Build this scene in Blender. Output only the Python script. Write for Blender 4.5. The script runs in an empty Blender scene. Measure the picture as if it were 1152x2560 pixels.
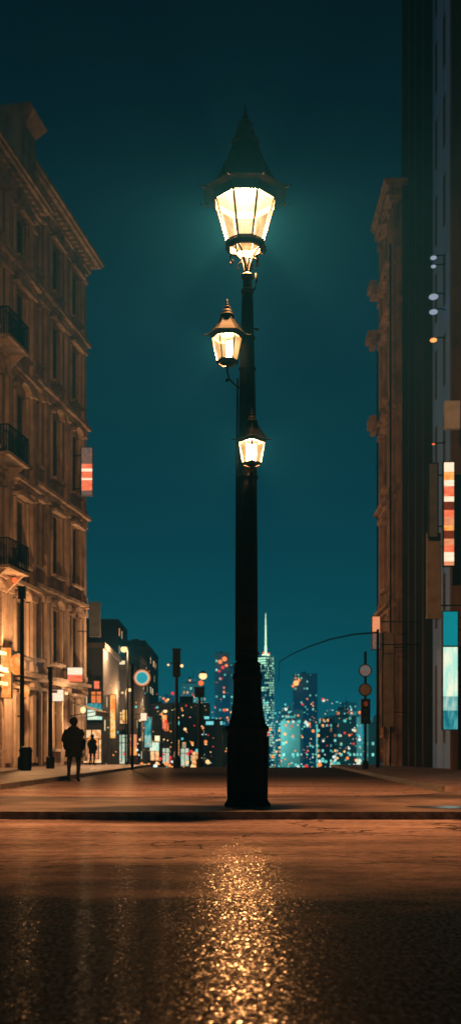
import bpy, math, random
from mathutils import Vector, Matrix
random.seed(7)
scene=bpy.context.scene
COL=scene.collection
scene.view_settings.view_transform='Standard'
scene.view_settings.look='None'
scene.view_settings.exposure=0
R=math.radians

# ------------------------------------------------------------ materials
def new_mat(name):
    m=bpy.data.materials.new(name); m.use_nodes=True
    nt=m.node_tree; nt.nodes.clear()
    out=nt.nodes.new('ShaderNodeOutputMaterial')
    return m,nt,out
def N(nt,t,**kw):
    n=nt.nodes.new(t)
    for k,v in kw.items(): setattr(n,k,v)
    return n
def mathn(nt,op,a,b=None,c=None):
    n=nt.nodes.new('ShaderNodeMath'); n.operation=op
    for i,v in enumerate((a,b,c)):
        if v is None: continue
        if isinstance(v,(int,float)): n.inputs[i].default_value=v
        else: nt.links.new(v,n.inputs[i])
    return n.outputs[0]
def mixc(nt,f,a,b):
    n=nt.nodes.new('ShaderNodeMix'); n.data_type='RGBA'
    if isinstance(f,(int,float)): n.inputs[0].default_value=f
    else: nt.links.new(f,n.inputs[0])
    for i,v in ((6,a),(7,b)):
        if isinstance(v,tuple): n.inputs[i].default_value=(*v[:3],1)
        else: nt.links.new(v,n.inputs[i])
    return n.outputs[2]
def noise(nt,scale,detail=4,vec=None,rough=.55):
    n=nt.nodes.new('ShaderNodeTexNoise'); n.inputs['Scale'].default_value=scale
    n.inputs['Detail'].default_value=detail; n.inputs['Roughness'].default_value=rough
    if vec is not None: nt.links.new(vec,n.inputs['Vector'])
    return n.outputs['Fac']
def objco(nt):
    return nt.nodes.new('ShaderNodeTexCoord').outputs['Object']
def mapping(nt,vec,scale):
    mp=N(nt,'ShaderNodeMapping'); mp.inputs['Scale'].default_value=scale; nt.links.new(vec,mp.inputs[0]); return mp.outputs[0]
def smooth(nt,v,a,b):
    n=N(nt,'ShaderNodeMapRange'); n.interpolation_type='SMOOTHSTEP'
    n.inputs['From Min'].default_value=a; n.inputs['From Max'].default_value=b
    nt.links.new(v,n.inputs['Value']); return n.outputs[0]
def bumpn(nt,h,dist,strength=1.0,norm=None):
    b=nt.nodes.new('ShaderNodeBump'); b.inputs['Distance'].default_value=dist
    b.inputs['Strength'].default_value=strength
    nt.links.new(h,b.inputs['Height'])
    if norm is not None: nt.links.new(norm,b.inputs['Normal'])
    return b.outputs[0]
def rough_mat(name,c1,c2,scale=2.0,rough=.8,metal=0,bscale=20,bdist=.02,spec=.5,streaks=False):
    m,nt,out=new_mat(name)
    p=N(nt,'ShaderNodeBsdfPrincipled'); co=objco(nt)
    f=noise(nt,scale,6,co)
    if streaks:
        f=mathn(nt,'MULTIPLY_ADD',noise(nt,1.0,5,mapping(nt,co,(2.2,2.2,.12))),.55,mathn(nt,'MULTIPLY',f,.45))
    f2=mathn(nt,'MULTIPLY_ADD',f,3.4,-1.2)
    n=nt.nodes.new('ShaderNodeClamp'); nt.links.new(f2,n.inputs[0])
    nt.links.new(mixc(nt,n.outputs[0],c1,c2),p.inputs['Base Color'])
    p.inputs['Roughness'].default_value=rough; p.inputs['Metallic'].default_value=metal
    p.inputs['Specular IOR Level'].default_value=spec
    nt.links.new(bumpn(nt,noise(nt,bscale,5,co),bdist,.6),p.inputs['Normal'])
    nt.links.new(p.outputs[0],out.inputs[0]); return m
def emis(name,c,s=1.0,sample='NONE',var=0.0,vscale=3.0,c2=None,stretch=(1,1,1)):
    m,nt,out=new_mat(name)
    e=N(nt,'ShaderNodeEmission'); e.inputs[0].default_value=(*c,1); e.inputs[1].default_value=s
    if var>0 or c2:
        f=noise(nt,vscale,3,mapping(nt,objco(nt),stretch))
        nt.links.new(mathn(nt,'MULTIPLY_ADD',f,s*var*2,s*(1-var)),e.inputs[1])
        if c2: nt.links.new(mixc(nt,smooth(nt,f,.38,.62),c,c2),e.inputs[0])
    nt.links.new(e.outputs[0],out.inputs[0])
    m.cycles.emission_sampling=sample
    return m

M={}
M['iron']=rough_mat('cast_iron',(.003,.004,.0045),(.008,.0095,.010),6,.6,.0,60,.004,.10)
M['roofiron']=rough_mat('lantern_roof_iron',(.0010,.0010,.0010),(.0024,.002,.0016),6,.65,.0,60,.004,.04)
M['scroll']=rough_mat('scroll_iron',(.004,.0028,.0018),(.012,.008,.005),10,.55,.0,60,.003,.15)
M['bronze']=rough_mat('lantern_metal',(.008,.005,.003),(.024,.014,.008),10,.5,.3,60,.003)
M['stone']=rough_mat('facade_stone',(.11,.082,.068),(.47,.36,.30),.7,.9,0,9,.06,.2,True)
M['stone2']=rough_mat('facade_trim_stone',(.22,.165,.13),(.58,.45,.37),1.2,.85,0,12,.04,.2,True)
M['darkstone']=rough_mat('dark_stone',(.012,.011,.011),(.036,.030,.029),.6,.8,0,6,.06,.2,True)
M['brown']=rough_mat('brown_render',(.035,.024,.020),(.36,.245,.19),.8,.85,0,8,.08,.2,True)
M['browntrim']=rough_mat('brown_trim',(.12,.07,.05),(.50,.33,.24),.8,.85,0,8,.08,.2,True)
M['brown2']=rough_mat('dark_brown_render',(.05,.030,.024),(.15,.095,.072),.5,.85,0,8,.04,.2,True)
M['blueglass']=rough_mat('blue_cladding',(.12,.28,.72),(.17,.38,.88),.25,.6,0,2,.01,.3,True)
M['roofm']=rough_mat('roof_felt',(.03,.03,.032),(.06,.06,.06),1,.9)
M['glass']=rough_mat('dark_window_glass',(.012,.016,.02),(.03,.035,.04),1,.15,0,2,.004)
M['frame']=rough_mat('window_frame_paint',(.04,.03,.024),(.08,.055,.04),3,.6)
M['pave']=rough_mat('pavement_concrete',(.09,.068,.068),(.24,.18,.172),1.1,.6,0,45,.006,.12)
M['kerb']=rough_mat('kerb_granite',(.07,.06,.055),(.19,.16,.14),8,.6,0,60,.006,.2)
M['ground']=rough_mat('ground_earth',(.02,.022,.022),(.045,.045,.04),.05,.95)
M['coat']=rough_mat('dark_wool_coat',(.003,.003,.004),(.007,.007,.007),12,.95,spec=.05)
M['jeans']=rough_mat('dark_trousers',(.004,.005,.007),(.009,.010,.013),12,.95,spec=.05)
M['hair']=rough_mat('dark_hair',(.003,.002,.002),(.008,.005,.004),40,.8,spec=.05)
M['panel']=rough_mat('beige_panel',(.13,.11,.095),(.22,.185,.16),2,.7)
M['cream']=rough_mat('cream_panel',(.34,.36,.40),(.50,.52,.56),2,.7)
M['grey']=rough_mat('grey_panel',(.05,.065,.09),(.10,.12,.15),2,.6)
M['canvas']=rough_mat('awning_canvas',(.3,.27,.2),(.45,.42,.32),3,.9)

def pane_mat(name,fac):
    m,nt,out=new_mat(name)
    e=N(nt,'ShaderNodeEmission'); t=N(nt,'ShaderNodeBsdfTransparent'); mx=N(nt,'ShaderNodeMixShader')
    co=objco(nt); f=smooth(nt,noise(nt,4.5,4,co),.3,.7)
    nt.links.new(mixc(nt,f,(1.0,.46,.12),(1.0,.68,.28)),e.inputs[0])
    nt.links.new(mathn(nt,'MULTIPLY_ADD',f,.5,.80),e.inputs[1])
    t.inputs[0].default_value=(1,.85,.65,1)
    mx.inputs[0].default_value=fac
    nt.links.new(t.outputs[0],mx.inputs[1]); nt.links.new(e.outputs[0],mx.inputs[2])
    nt.links.new(mx.outputs[0],out.inputs[0]); m.cycles.emission_sampling='NONE'
    return m
M['pane']=pane_mat('frosted_lantern_glass',.78)
M['pane_bottom']=pane_mat('opal_bottom_glass',.93)

def road_mat():
    m,nt,out=new_mat('wet_asphalt')
    co=objco(nt)
    sep=N(nt,'ShaderNodeSeparateXYZ'); nt.links.new(co,sep.inputs[0])
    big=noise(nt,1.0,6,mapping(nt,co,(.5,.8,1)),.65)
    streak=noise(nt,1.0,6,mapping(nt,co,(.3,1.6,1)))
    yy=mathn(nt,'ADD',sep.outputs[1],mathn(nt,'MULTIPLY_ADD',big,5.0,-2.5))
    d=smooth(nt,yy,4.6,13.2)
    far=smooth(nt,sep.outputs[1],19,40)
    grit=noise(nt,45,4,mapping(nt,co,(1,.5,1)),.65)
    grit2=noise(nt,9,6,co,.7)
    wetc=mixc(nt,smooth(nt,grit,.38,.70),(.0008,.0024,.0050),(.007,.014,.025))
    dryc=mixc(nt,smooth(nt,mathn(nt,'MULTIPLY_ADD',streak,.5,mathn(nt,'MULTIPLY',grit2,.5)),.36,.64),(.14,.10,.10),(.40,.28,.275))
    dryc=mixc(nt,far,dryc,(.045,.041,.04))
    cv=N(nt,'ShaderNodeTexVoronoi'); cv.feature='DISTANCE_TO_EDGE'; cv.inputs['Scale'].default_value=1.0
    cw=N(nt,'ShaderNodeTexNoise'); cw.inputs['Scale'].default_value=2.0; cw.inputs['Detail'].default_value=5; nt.links.new(co,cw.inputs['Vector'])
    cvv=N(nt,'ShaderNodeVectorMath',operation='MULTIPLY_ADD'); nt.links.new(cw.outputs['Color'],cvv.inputs[0]); cvv.inputs[1].default_value=(.5,.5,0); nt.links.new(mapping(nt,co,(.22,.62,1)),cvv.inputs[2])
    nt.links.new(cvv.outputs[0],cv.inputs['Vector'])
    crack=smooth(nt,cv.outputs['Distance'],.003,.014)
    dryc=mixc(nt,crack,(.03,.022,.02),dryc)
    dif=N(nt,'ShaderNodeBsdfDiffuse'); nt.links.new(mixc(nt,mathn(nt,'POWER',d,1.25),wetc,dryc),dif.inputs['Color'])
    nt.links.new(bumpn(nt,grit,.006,.7),dif.inputs['Normal'])
    warp=N(nt,'ShaderNodeTexNoise'); warp.inputs['Scale'].default_value=40; nt.links.new(co,warp.inputs['Vector'])
    wv=N(nt,'ShaderNodeVectorMath',operation='MULTIPLY_ADD'); nt.links.new(warp.outputs['Color'],wv.inputs[0]); wv.inputs[1].default_value=(.03,.05,0); nt.links.new(co,wv.inputs[2])
    def chips(scale,kx,ky,stretch):
        v=N(nt,'ShaderNodeTexVoronoi'); v.inputs['Scale'].default_value=scale; nt.links.new(mapping(nt,wv.outputs[0],(1,stretch,1)),v.inputs['Vector'])
        sc=N(nt,'ShaderNodeSeparateColor'); nt.links.new(v.outputs['Color'],sc.inputs[0])
        cb=N(nt,'ShaderNodeCombineXYZ'); nt.links.new(mathn(nt,'MULTIPLY_ADD',sc.outputs[0],2*kx,-kx),cb.inputs[0])
        nt.links.new(mathn(nt,'MULTIPLY_ADD',sc.outputs[1],2*ky,-ky),cb.inputs[1]); cb.inputs[2].default_value=1
        nn=N(nt,'ShaderNodeVectorMath',operation='NORMALIZE'); nt.links.new(cb.outputs[0],nn.inputs[0])
        return nn.outputs[0],sc.outputs[2],v.outputs['Distance']
    nd=mathn(nt,'SUBTRACT',1.0,mathn(nt,'MULTIPLY',d,.95))
    cur=dif.outputs[0]
    for (scale,kx,ky,st,rough,gain,base,pw) in ((105,.035,.46,.55,.155,.042,.0012,4.0),(190,.045,.46,.55,.17,.016,.0010,2.5)):
        n1,r1,d1=chips(scale,kx,ky,st)
        g1=N(nt,'ShaderNodeBsdfGlossy'); g1.inputs['Roughness'].default_value=rough; nt.links.new(n1,g1.inputs['Normal'])
        g1.inputs['Color'].default_value=(1,.95,.9,1)
        sp=mathn(nt,'POWER',r1,pw); edge=smooth(nt,d1,.75,.25)
        fac=mathn(nt,'MULTIPLY',mathn(nt,'MULTIPLY_ADD',mathn(nt,'MULTIPLY',sp,edge),gain,base),nd)
        mx=N(nt,'ShaderNodeMixShader'); nt.links.new(fac,mx.inputs[0]); nt.links.new(cur,mx.inputs[1]); nt.links.new(g1.outputs[0],mx.inputs[2]); cur=mx.outputs[0]
    g2=N(nt,'ShaderNodeBsdfGlossy'); g2.inputs['Roughness'].default_value=.34
    g2.inputs['Color'].default_value=(1,.9,.8,1)
    mx2=N(nt,'ShaderNodeMixShader')
    nt.links.new(mathn(nt,'MULTIPLY',mathn(nt,'MULTIPLY_ADD',streak,.05,.004),mathn(nt,'MULTIPLY_ADD',d,.98,.02)),mx2.inputs[0])
    nt.links.new(cur,mx2.inputs[1]); nt.links.new(g2.outputs[0],mx2.inputs[2])
    nt.links.new(mx2.outputs[0],out.inputs[0]); return m
M['road']=road_mat()

def puddle_mat():
    m,nt,out=new_mat('standing_water')
    g=N(nt,'ShaderNodeBsdfGlossy'); g.inputs['Roughness'].default_value=.24; g.inputs['Color'].default_value=(.8,.85,.9,1)
    nt.links.new(bumpn(nt,noise(nt,8,2,objco(nt)),.004,.5),g.inputs['Normal'])
    nt.links.new(g.outputs[0],out.inputs[0]); return m
M['puddle']=puddle_mat()

def city_mat(name,base,win,cell=(2.6,3.2),thr=.55,strength=.6,warm=None,mw=.26):
    m,nt,out=new_mat(name)
    p=N(nt,'ShaderNodeBsdfPrincipled'); p.inputs['Base Color'].default_value=(*base,1); p.inputs['Roughness'].default_value=.8
    co=objco(nt); s=N(nt,'ShaderNodeSeparateXYZ'); nt.links.new(co,s.inputs[0])
    u=mathn(nt,'DIVIDE',mathn(nt,'ADD',s.outputs[0],s.outputs[1]),cell[0]); v=mathn(nt,'DIVIDE',s.outputs[2],cell[1])
    cb=N(nt,'ShaderNodeCombineXYZ'); nt.links.new(mathn(nt,'FLOOR',u),cb.inputs[0]); nt.links.new(mathn(nt,'FLOOR',v),cb.inputs[1])
    w=N(nt,'ShaderNodeTexWhiteNoise'); nt.links.new(cb.outputs[0],w.inputs['Vector'])
    clump=smooth(nt,noise(nt,.09/ (cell[0]/2.0),3,co),.35,.65)
    on=mathn(nt,'GREATER_THAN',mathn(nt,'MULTIPLY_ADD',clump,.22,mathn(nt,'MULTIPLY',w.outputs['Value'],.85)),thr)
    mu=mathn(nt,'LESS_THAN',mathn(nt,'ABSOLUTE',mathn(nt,'SUBTRACT',mathn(nt,'FRACT',u),.5)),mw)
    mv=mathn(nt,'LESS_THAN',mathn(nt,'ABSOLUTE',mathn(nt,'SUBTRACT',mathn(nt,'FRACT',v),.5)),mw)
    f=mathn(nt,'MULTIPLY',mathn(nt,'MULTIPLY',mu,mv),on)
    sel=N(nt,'ShaderNodeSeparateColor'); nt.links.new(w.outputs['Color'],sel.inputs[0])
    br=mathn(nt,'MULTIPLY',f,mathn(nt,'MULTIPLY_ADD',sel.outputs[2],1.4*strength,.25*strength))
    if warm:
        nt.links.new(mixc(nt,mathn(nt,'GREATER_THAN',sel.outputs[1],.72),win,warm),p.inputs['Emission Color'])
    else: p.inputs['Emission Color'].default_value=(*win,1)
    nt.links.new(br,p.inputs['Emission Strength'])
    nt.links.new(p.outputs[0],out.inputs[0]); m.cycles.emission_sampling='NONE'; return m
M['city1']=city_mat('tower_teal_windows',(.13,.22,.24),(.22,.9,1.0),(1.7,2.1),.64,.8,(1,.5,.2))
M['city2']=city_mat('tower_dark_windows',(.11,.19,.21),(.2,.8,.9),(2.0,2.4),.82,.8,(1,.35,.12))
M['city3']=city_mat('glass_tower_lit',(.16,.38,.40),(.35,.98,1.0),(1.5,1.9),.42,1.1,None,.32)
M['low']=city_mat('low_block_windows',(.018,.024,.034),(.9,.75,.45),(1.1,1.6),.80,.9,(1,.3,.08),.22)

# ------------------------------------------------------------ mesh builder
class MB:
    def __init__(s): s.v=[]; s.f=[]; s.m=[]; s.sm=[]
    def add(s,vs,fs,mi=0,smooth=False):
        b=len(s.v); s.v+= [tuple(p) for p in vs]
        for f in fs: s.f.append([i+b for i in f]); s.m.append(mi); s.sm.append(smooth)
    def box(s,x0,x1,y0,y1,z0,z1,mi=0):
        vs=[(x0,y0,z0),(x1,y0,z0),(x1,y1,z0),(x0,y1,z0),(x0,y0,z1),(x1,y0,z1),(x1,y1,z1),(x0,y1,z1)]
        s.add(vs,[(0,3,2,1),(4,5,6,7),(0,1,5,4),(1,2,6,5),(2,3,7,6),(3,0,4,7)],mi)
    def prism(s,poly,z0,z1,mi=0):
        n=len(poly)
        vs=[(x,y,z0) for x,y in poly]+[(x,y,z1) for x,y in poly]
        fs=[tuple(reversed(range(n))),tuple(range(n,2*n))]+[(i,(i+1)%n,n+(i+1)%n,n+i) for i in range(n)]
        s.add(vs,fs,mi)
    def lathe(s,prof,n=16,c=(0,0),rot=0,mi=0,smooth=False,caps=True):
        vs=[];fs=[]
        for r,z in prof:
            for k in range(n):
                a=rot+2*math.pi*k/n; vs.append((c[0]+r*math.cos(a),c[1]+r*math.sin(a),z))
        for j in range(len(prof)-1):
            for k in range(n):
                k2=(k+1)%n; fs.append((j*n+k,j*n+k2,(j+1)*n+k2,(j+1)*n+k))
        if caps:
            fs.append(tuple(reversed(range(n)))); fs.append(tuple((len(prof)-1)*n+k for k in range(n)))
        s.add(vs,fs,mi,smooth)
    def tube(s,pts,rad,n=8,mi=0,smooth=True):
        pts=[Vector(p) for p in pts]
        if isinstance(rad,(int,float)): rad=[rad]*len(pts)
        vs=[];fs=[]
        for i,p in enumerate(pts):
            t=(pts[min(i+1,len(pts)-1)]-pts[max(i-1,0)]).normalized()
            up=Vector((0,0,1)) if abs(t.z)<.95 else Vector((1,0,0))
            a=t.cross(up).normalized(); b=a.cross(t).normalized()
            for k in range(n):
                an=2*math.pi*k/n; vs.append(p+(a*math.cos(an)+b*math.sin(an))*rad[i])
        for j in range(len(pts)-1):
            for k in range(n):
                k2=(k+1)%n; fs.append((j*n+k,(j+1)*n+k,(j+1)*n+k2,j*n+k2))
        fs.append(tuple(range(n))); fs.append(tuple(reversed([(len(pts)-1)*n+k for k in range(n)])))
        s.add(vs,fs,mi,smooth)
    def ball(s,c,r,mi=0,seg=10,ring=6,sz=1.0):
        pr=[(max(1e-4,r*math.sin(math.pi*i/ring)),c[2]-sz*r*math.cos(math.pi*i/ring)) for i in range(ring+1)]
        s.lathe(pr,seg,(c[0],c[1]),0,mi,True)
    def disc(s,c,r,th,n=20,mi=0):
        vs=[];fs=[]
        for yy in (-th/2,th/2):
            for k in range(n):
                a=2*math.pi*k/n; vs.append((c[0]+r*math.cos(a),c[1]+yy,c[2]+r*math.sin(a)))
        fs=[tuple(range(n)),tuple(reversed(range(n,2*n)))]+[(k,n+k,n+(k+1)%n,(k+1)%n) for k in range(n)]
        s.add(vs,fs,mi)
    def mesh(s,name,mats):
        me=bpy.data.meshes.new(name); me.from_pydata(s.v,[],s.f)
        for m in mats: me.materials.append(M[m] if isinstance(m,str) else m)
        for p,mi,sm in zip(me.polygons,s.m,s.sm): p.material_index=mi; p.use_smooth=sm
        me.update(); return me
    def obj(s,name,mats,parent=None,loc=None,bevel=0):
        return put(name,s.mesh(name,mats),parent,loc,bevel)
def put(name,me,parent=None,loc=None,bevel=0):
    o=bpy.data.objects.new(name,me); COL.objects.link(o)
    if parent: o.parent=parent
    if loc: o.location=loc
    if bevel:
        b=o.modifiers.new('bevel','BEVEL'); b.width=bevel; b.segments=2; b.limit_method='ANGLE'
    return o
def thing(name,label,cat,loc=(0,0,0),rz=0,group=None):
    e=bpy.data.objects.new(name,None); COL.objects.link(e); e.location=loc; e.rotation_euler[2]=rz
    e.empty_display_size=.3; tag(e,label,cat,group); return e
def tag(o,label,cat,group=None):
    o['label']=label; o['category']=cat
    if group: o['group']=group
def point(name,loc,power,color,radius,parent=None):
    l=bpy.data.lights.new(name,'POINT'); l.energy=power; l.color=color; l.shadow_soft_size=radius
    o=bpy.data.objects.new(name,l); COL.objects.link(o); o.location=loc
    if parent: o.parent=parent
    return o

# ------------------------------------------------------------ setting
def structure(o): o['kind']='structure'; return o
prof=[(-40,-.10),(12,-.10),(62,-.10),(70,-.3),(85,-1.2),(120,-5),(220,-14),(400,-17),(1090,-17)]
mb=MB(); xs=[-1050,-400,-60,0,60,400,1050]
vs=[(x,y,z-.02) for y,z in prof for x in xs]; n=len(xs)
mb.add(vs,[(j*n+i,j*n+i+1,(j+1)*n+i+1,(j+1)*n+i) for j in range(len(prof)-1) for i in range(n-1)])
structure(mb.obj('ground',['ground']))
mb=MB(); pr=[(-40,-.09),(62,-.09),(70,-.29),(85,-1.19)]
vs=[(x,y,z) for y,z in pr for x in (-90,90)]
mb.add(vs,[(2*j,2*j+1,2*j+3,2*j+2) for j in range(3)])
structure(mb.obj('road',['road']))
front=[(x,12.50+.0075*x*x*(1 if x<0 else .7)+.03*math.sin(1.7*x)) for x in (-24,-18,-12,-8,-6,-5,-4,-3,-2.2,-1.5,-.7,0,.7,1.5,2.2,3,4,5,6,8,12,18,24)]
inner=[(x,y+.16) for x,y in front]
back=[(24,21.5),(6.6,21.2),(4.6,20.2),(3.4,18.2),(2.0,17.0),(0,16.6),(-2,16.8),(-3.6,17.6),(-5,19.4),(-6.5,20.2),(-24,20.5)]
mb=MB(); mb.prism(inner+back,-.2,0)
structure(mb.obj('pavement',['pave']))
mb=MB()
for i in range(len(front)-1):
    a,b=front[i],front[i+1]; c,d=inner[i+1],inner[i]
    mb.prism([a,b,c,d],-.2,.004)
structure(mb.obj('kerb',['kerb']))
def side_pave(poly):
    mb=MB(); mb.prism(poly,-.3,.03); structure(mb.obj('pavement',['pave']))
def kerb_line(p,q,w):
    mb=MB(); dx,dy=q[0]-p[0],q[1]-p[1]; L=math.hypot(dx,dy); nx,ny=-dy/L*w,dx/L*w
    mb.prism([p,q,(q[0]+nx,q[1]+ny),(p[0]+nx,p[1]+ny)] if w>0 else [p,(p[0]+nx,p[1]+ny),(q[0]+nx,q[1]+ny),q],-.3,.036)
    structure(mb.obj('kerb',['kerb']))
side_pave([(-60,22),(-5.2,22),(-5.2,66),(-60,66)]); kerb_line((-5.05,22),(-5.05,66),.147)
side_pave([(4.45,21.6),(60,21.6),(60,66),(6.5,66)]); kerb_line((4.3,21.6),(6.35,66),-.147)
mb=MB(); pts=[(2.95+.6*math.cos(a)*(1+.15*math.sin(3*a)),13.65+.42*math.sin(a)*(1+.2*math.cos(2*a))) for a in [2*math.pi*k/28 for k in range(28)]]
mb.add([(x,y,.0045) for x,y in pts],[tuple(range(28))]); structure(mb.obj('puddle',['puddle']))

# sky dome
mb=MB(); Rr=1100
prd=[(Rr*math.cos(R(a)),Rr*math.sin(R(a))) for a in (-3,0,4,8,12,18,25,33,42,52,62,72,82,89.9)]
mb.lathe(prd,48,(0,0),0,0,True,caps=False)
m,nt,out=new_mat('night_sky'); e=N(nt,'ShaderNodeEmission'); g=N(nt,'ShaderNodeNewGeometry')
s=N(nt,'ShaderNodeSeparateXYZ'); vn=N(nt,'ShaderNodeVectorMath',operation='NORMALIZE')
nt.links.new(g.outputs['Position'],vn.inputs[0]); nt.links.new(vn.outputs[0],s.inputs[0])
cr=N(nt,'ShaderNodeValToRGB'); nt.links.new(s.outputs[2],cr.inputs[0])
el=cr.color_ramp.elements
stops=[(0,(.002,.105,.22)),(.08,(.0015,.078,.165)),(.2,(.001,.044,.108)),(.35,(.0005,.020,.056)),(.5,(.0003,.005,.015)),(.62,(.0002,.0012,.004)),(1,(.0002,.0006,.002))]
el[0].position=0; el[0].color=(*stops[0][1],1); el[1].position=1; el[1].color=(*stops[-1][1],1)
for p_,c_ in stops[1:-1]:
    x=el.new(p_); x.color=(*c_,1)
nt.links.new(cr.outputs[0],e.inputs[0]); nt.links.new(e.outputs[0],out.inputs[0]); m.cycles.emission_sampling='NONE'
structure(mb.obj('sky',[m]))
w=bpy.data.worlds.new('World'); scene.world=w; w.use_nodes=True; nt=w.node_tree
nt.nodes['Background'].inputs[0].default_value=(.001,.01,.015,1); nt.nodes['Background'].inputs[1].default_value=.1
vsn=nt.nodes.new('ShaderNodeVolumeScatter'); vsn.inputs['Color'].default_value=(.035,.40,1.0,1); vsn.inputs['Density'].default_value=.00105
vsn.inputs['Anisotropy'].default_value=.0
nt.links.new(vsn.outputs[0],nt.nodes['World Output'].inputs['Volume'])

# ------------------------------------------------------------ main street lamp
LX,LY=.226,14.0
lamp=thing('street_lamp','tall black cast iron street lamp with three lit lanterns','street lamp',(LX,LY,0))
mb=MB(); r8=R(22.5)
mb.lathe([(.335,0),(.335,.03),(.305,.07),(.292,.10),(.285,.98),(.30,1.0),(.315,1.03),(.30,1.07),(.265,1.09)],8,rot=r8)
for k in range(8):
    a=R(45*k); ca,sa=math.cos(a),math.sin(a); rr=.268
    def q(t,z,o): return (ca*(rr+o)-sa*t, sa*(rr+o)+ca*t, z)
    for (t0,t1,z0,z1) in ((-.075,.075,.16,.175),(-.075,.075,.92,.935),(-.08,-.066,.16,.935),(.066,.08,.16,.935)):
        vs=[q(t0,z0,-.01),q(t1,z0,-.01),q(t1,z1,-.01),q(t0,z1,-.01),q(t0,z0,.006),q(t1,z0,.006),q(t1,z1,.006),q(t0,z1,.006)]
        mb.add(vs,[(4,5,6,7),(0,1,5,4),(1,2,6,5),(2,3,7,6),(3,0,4,7)])
mb.obj('base',['iron'],lamp,bevel=.006)
mb=MB()
mb.lathe([(.265,1.08),(.262,1.14),(.235,1.20),(.228,1.30),(.205,1.42),(.20,1.68),(.215,1.71),(.215,1.76),(.19,1.79)],8,rot=r8)
mb.lathe([(.172,1.785),(.165,1.84),(.165,1.88),(.182,1.895),(.182,1.92),(.15,1.94)],16)
for k in range(12):
    a=R(30*k); mb.box(.17*math.cos(a)-.008,.17*math.cos(a)+.008,.17*math.sin(a)-.008,.17*math.sin(a)+.008,1.80,1.90)
mb.obj('pedestal',['iron'],lamp,bevel=.004)
mb=MB()
mb.lathe([(.143,1.94),(.140,3.0),(.128,4.6),(.108,5.6),(.092,6.2),(.078,6.75),(.070,6.92)],24,smooth=True)
for z,r_ in ((2.05,.15),(4.42,.138),(5.88,.108),(6.3,.098)):
    mb.lathe([(r_,z-.02),(r_+.008,z-.01),(r_+.008,z+.01),(r_,z+.02)],24)
mb.tube([(-.15,-.02,1.95),(-.148,-.02,3.0),(-.142,-.02,4.7),(-.13,-.02,5.75)],.014,8)
mb.obj('shaft',['iron'],lamp)
mb=MB()
mb.lathe([(.068,6.88),(.086,6.90),(.086,6.94),(.062,6.96),(.058,7.08),(.08,7.10),(.085,7.14),(.05,7.17)],16)
mb.obj('shaft_collar',['bronze'],lamp)
for k in range(4):
    mb=MB()
    a=R(45+90*k+12); ca,sa=math.cos(a),math.sin(a)
    P=[(.02,7.12),(.045,7.22),(.065,7.30),(.10,7.39),(.16,7.46),(.23,7.49),(.275,7.46),(.285,7.40),(.255,7.36),(.225,7.38),(.23,7.42)]
    mb.tube([(ca*r_,sa*r_,z) for r_,z in P],[.016,.016,.014,.013,.013,.014,.013,.012,.012,.011,.008],8)
    P=[(.085,7.36),(.14,7.33),(.16,7.28),(.13,7.25)]
    mb.tube([(ca*r_,sa*r_,z) for r_,z in P],[.01,.01,.01,.007],8)
    mb.obj('scroll_bracket',['scroll'],lamp)
mb=MB(); mb.tube([(0,0,7.1),(0,0,7.46)],.014,8); mb.obj('stem',['scroll'],lamp)

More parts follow.
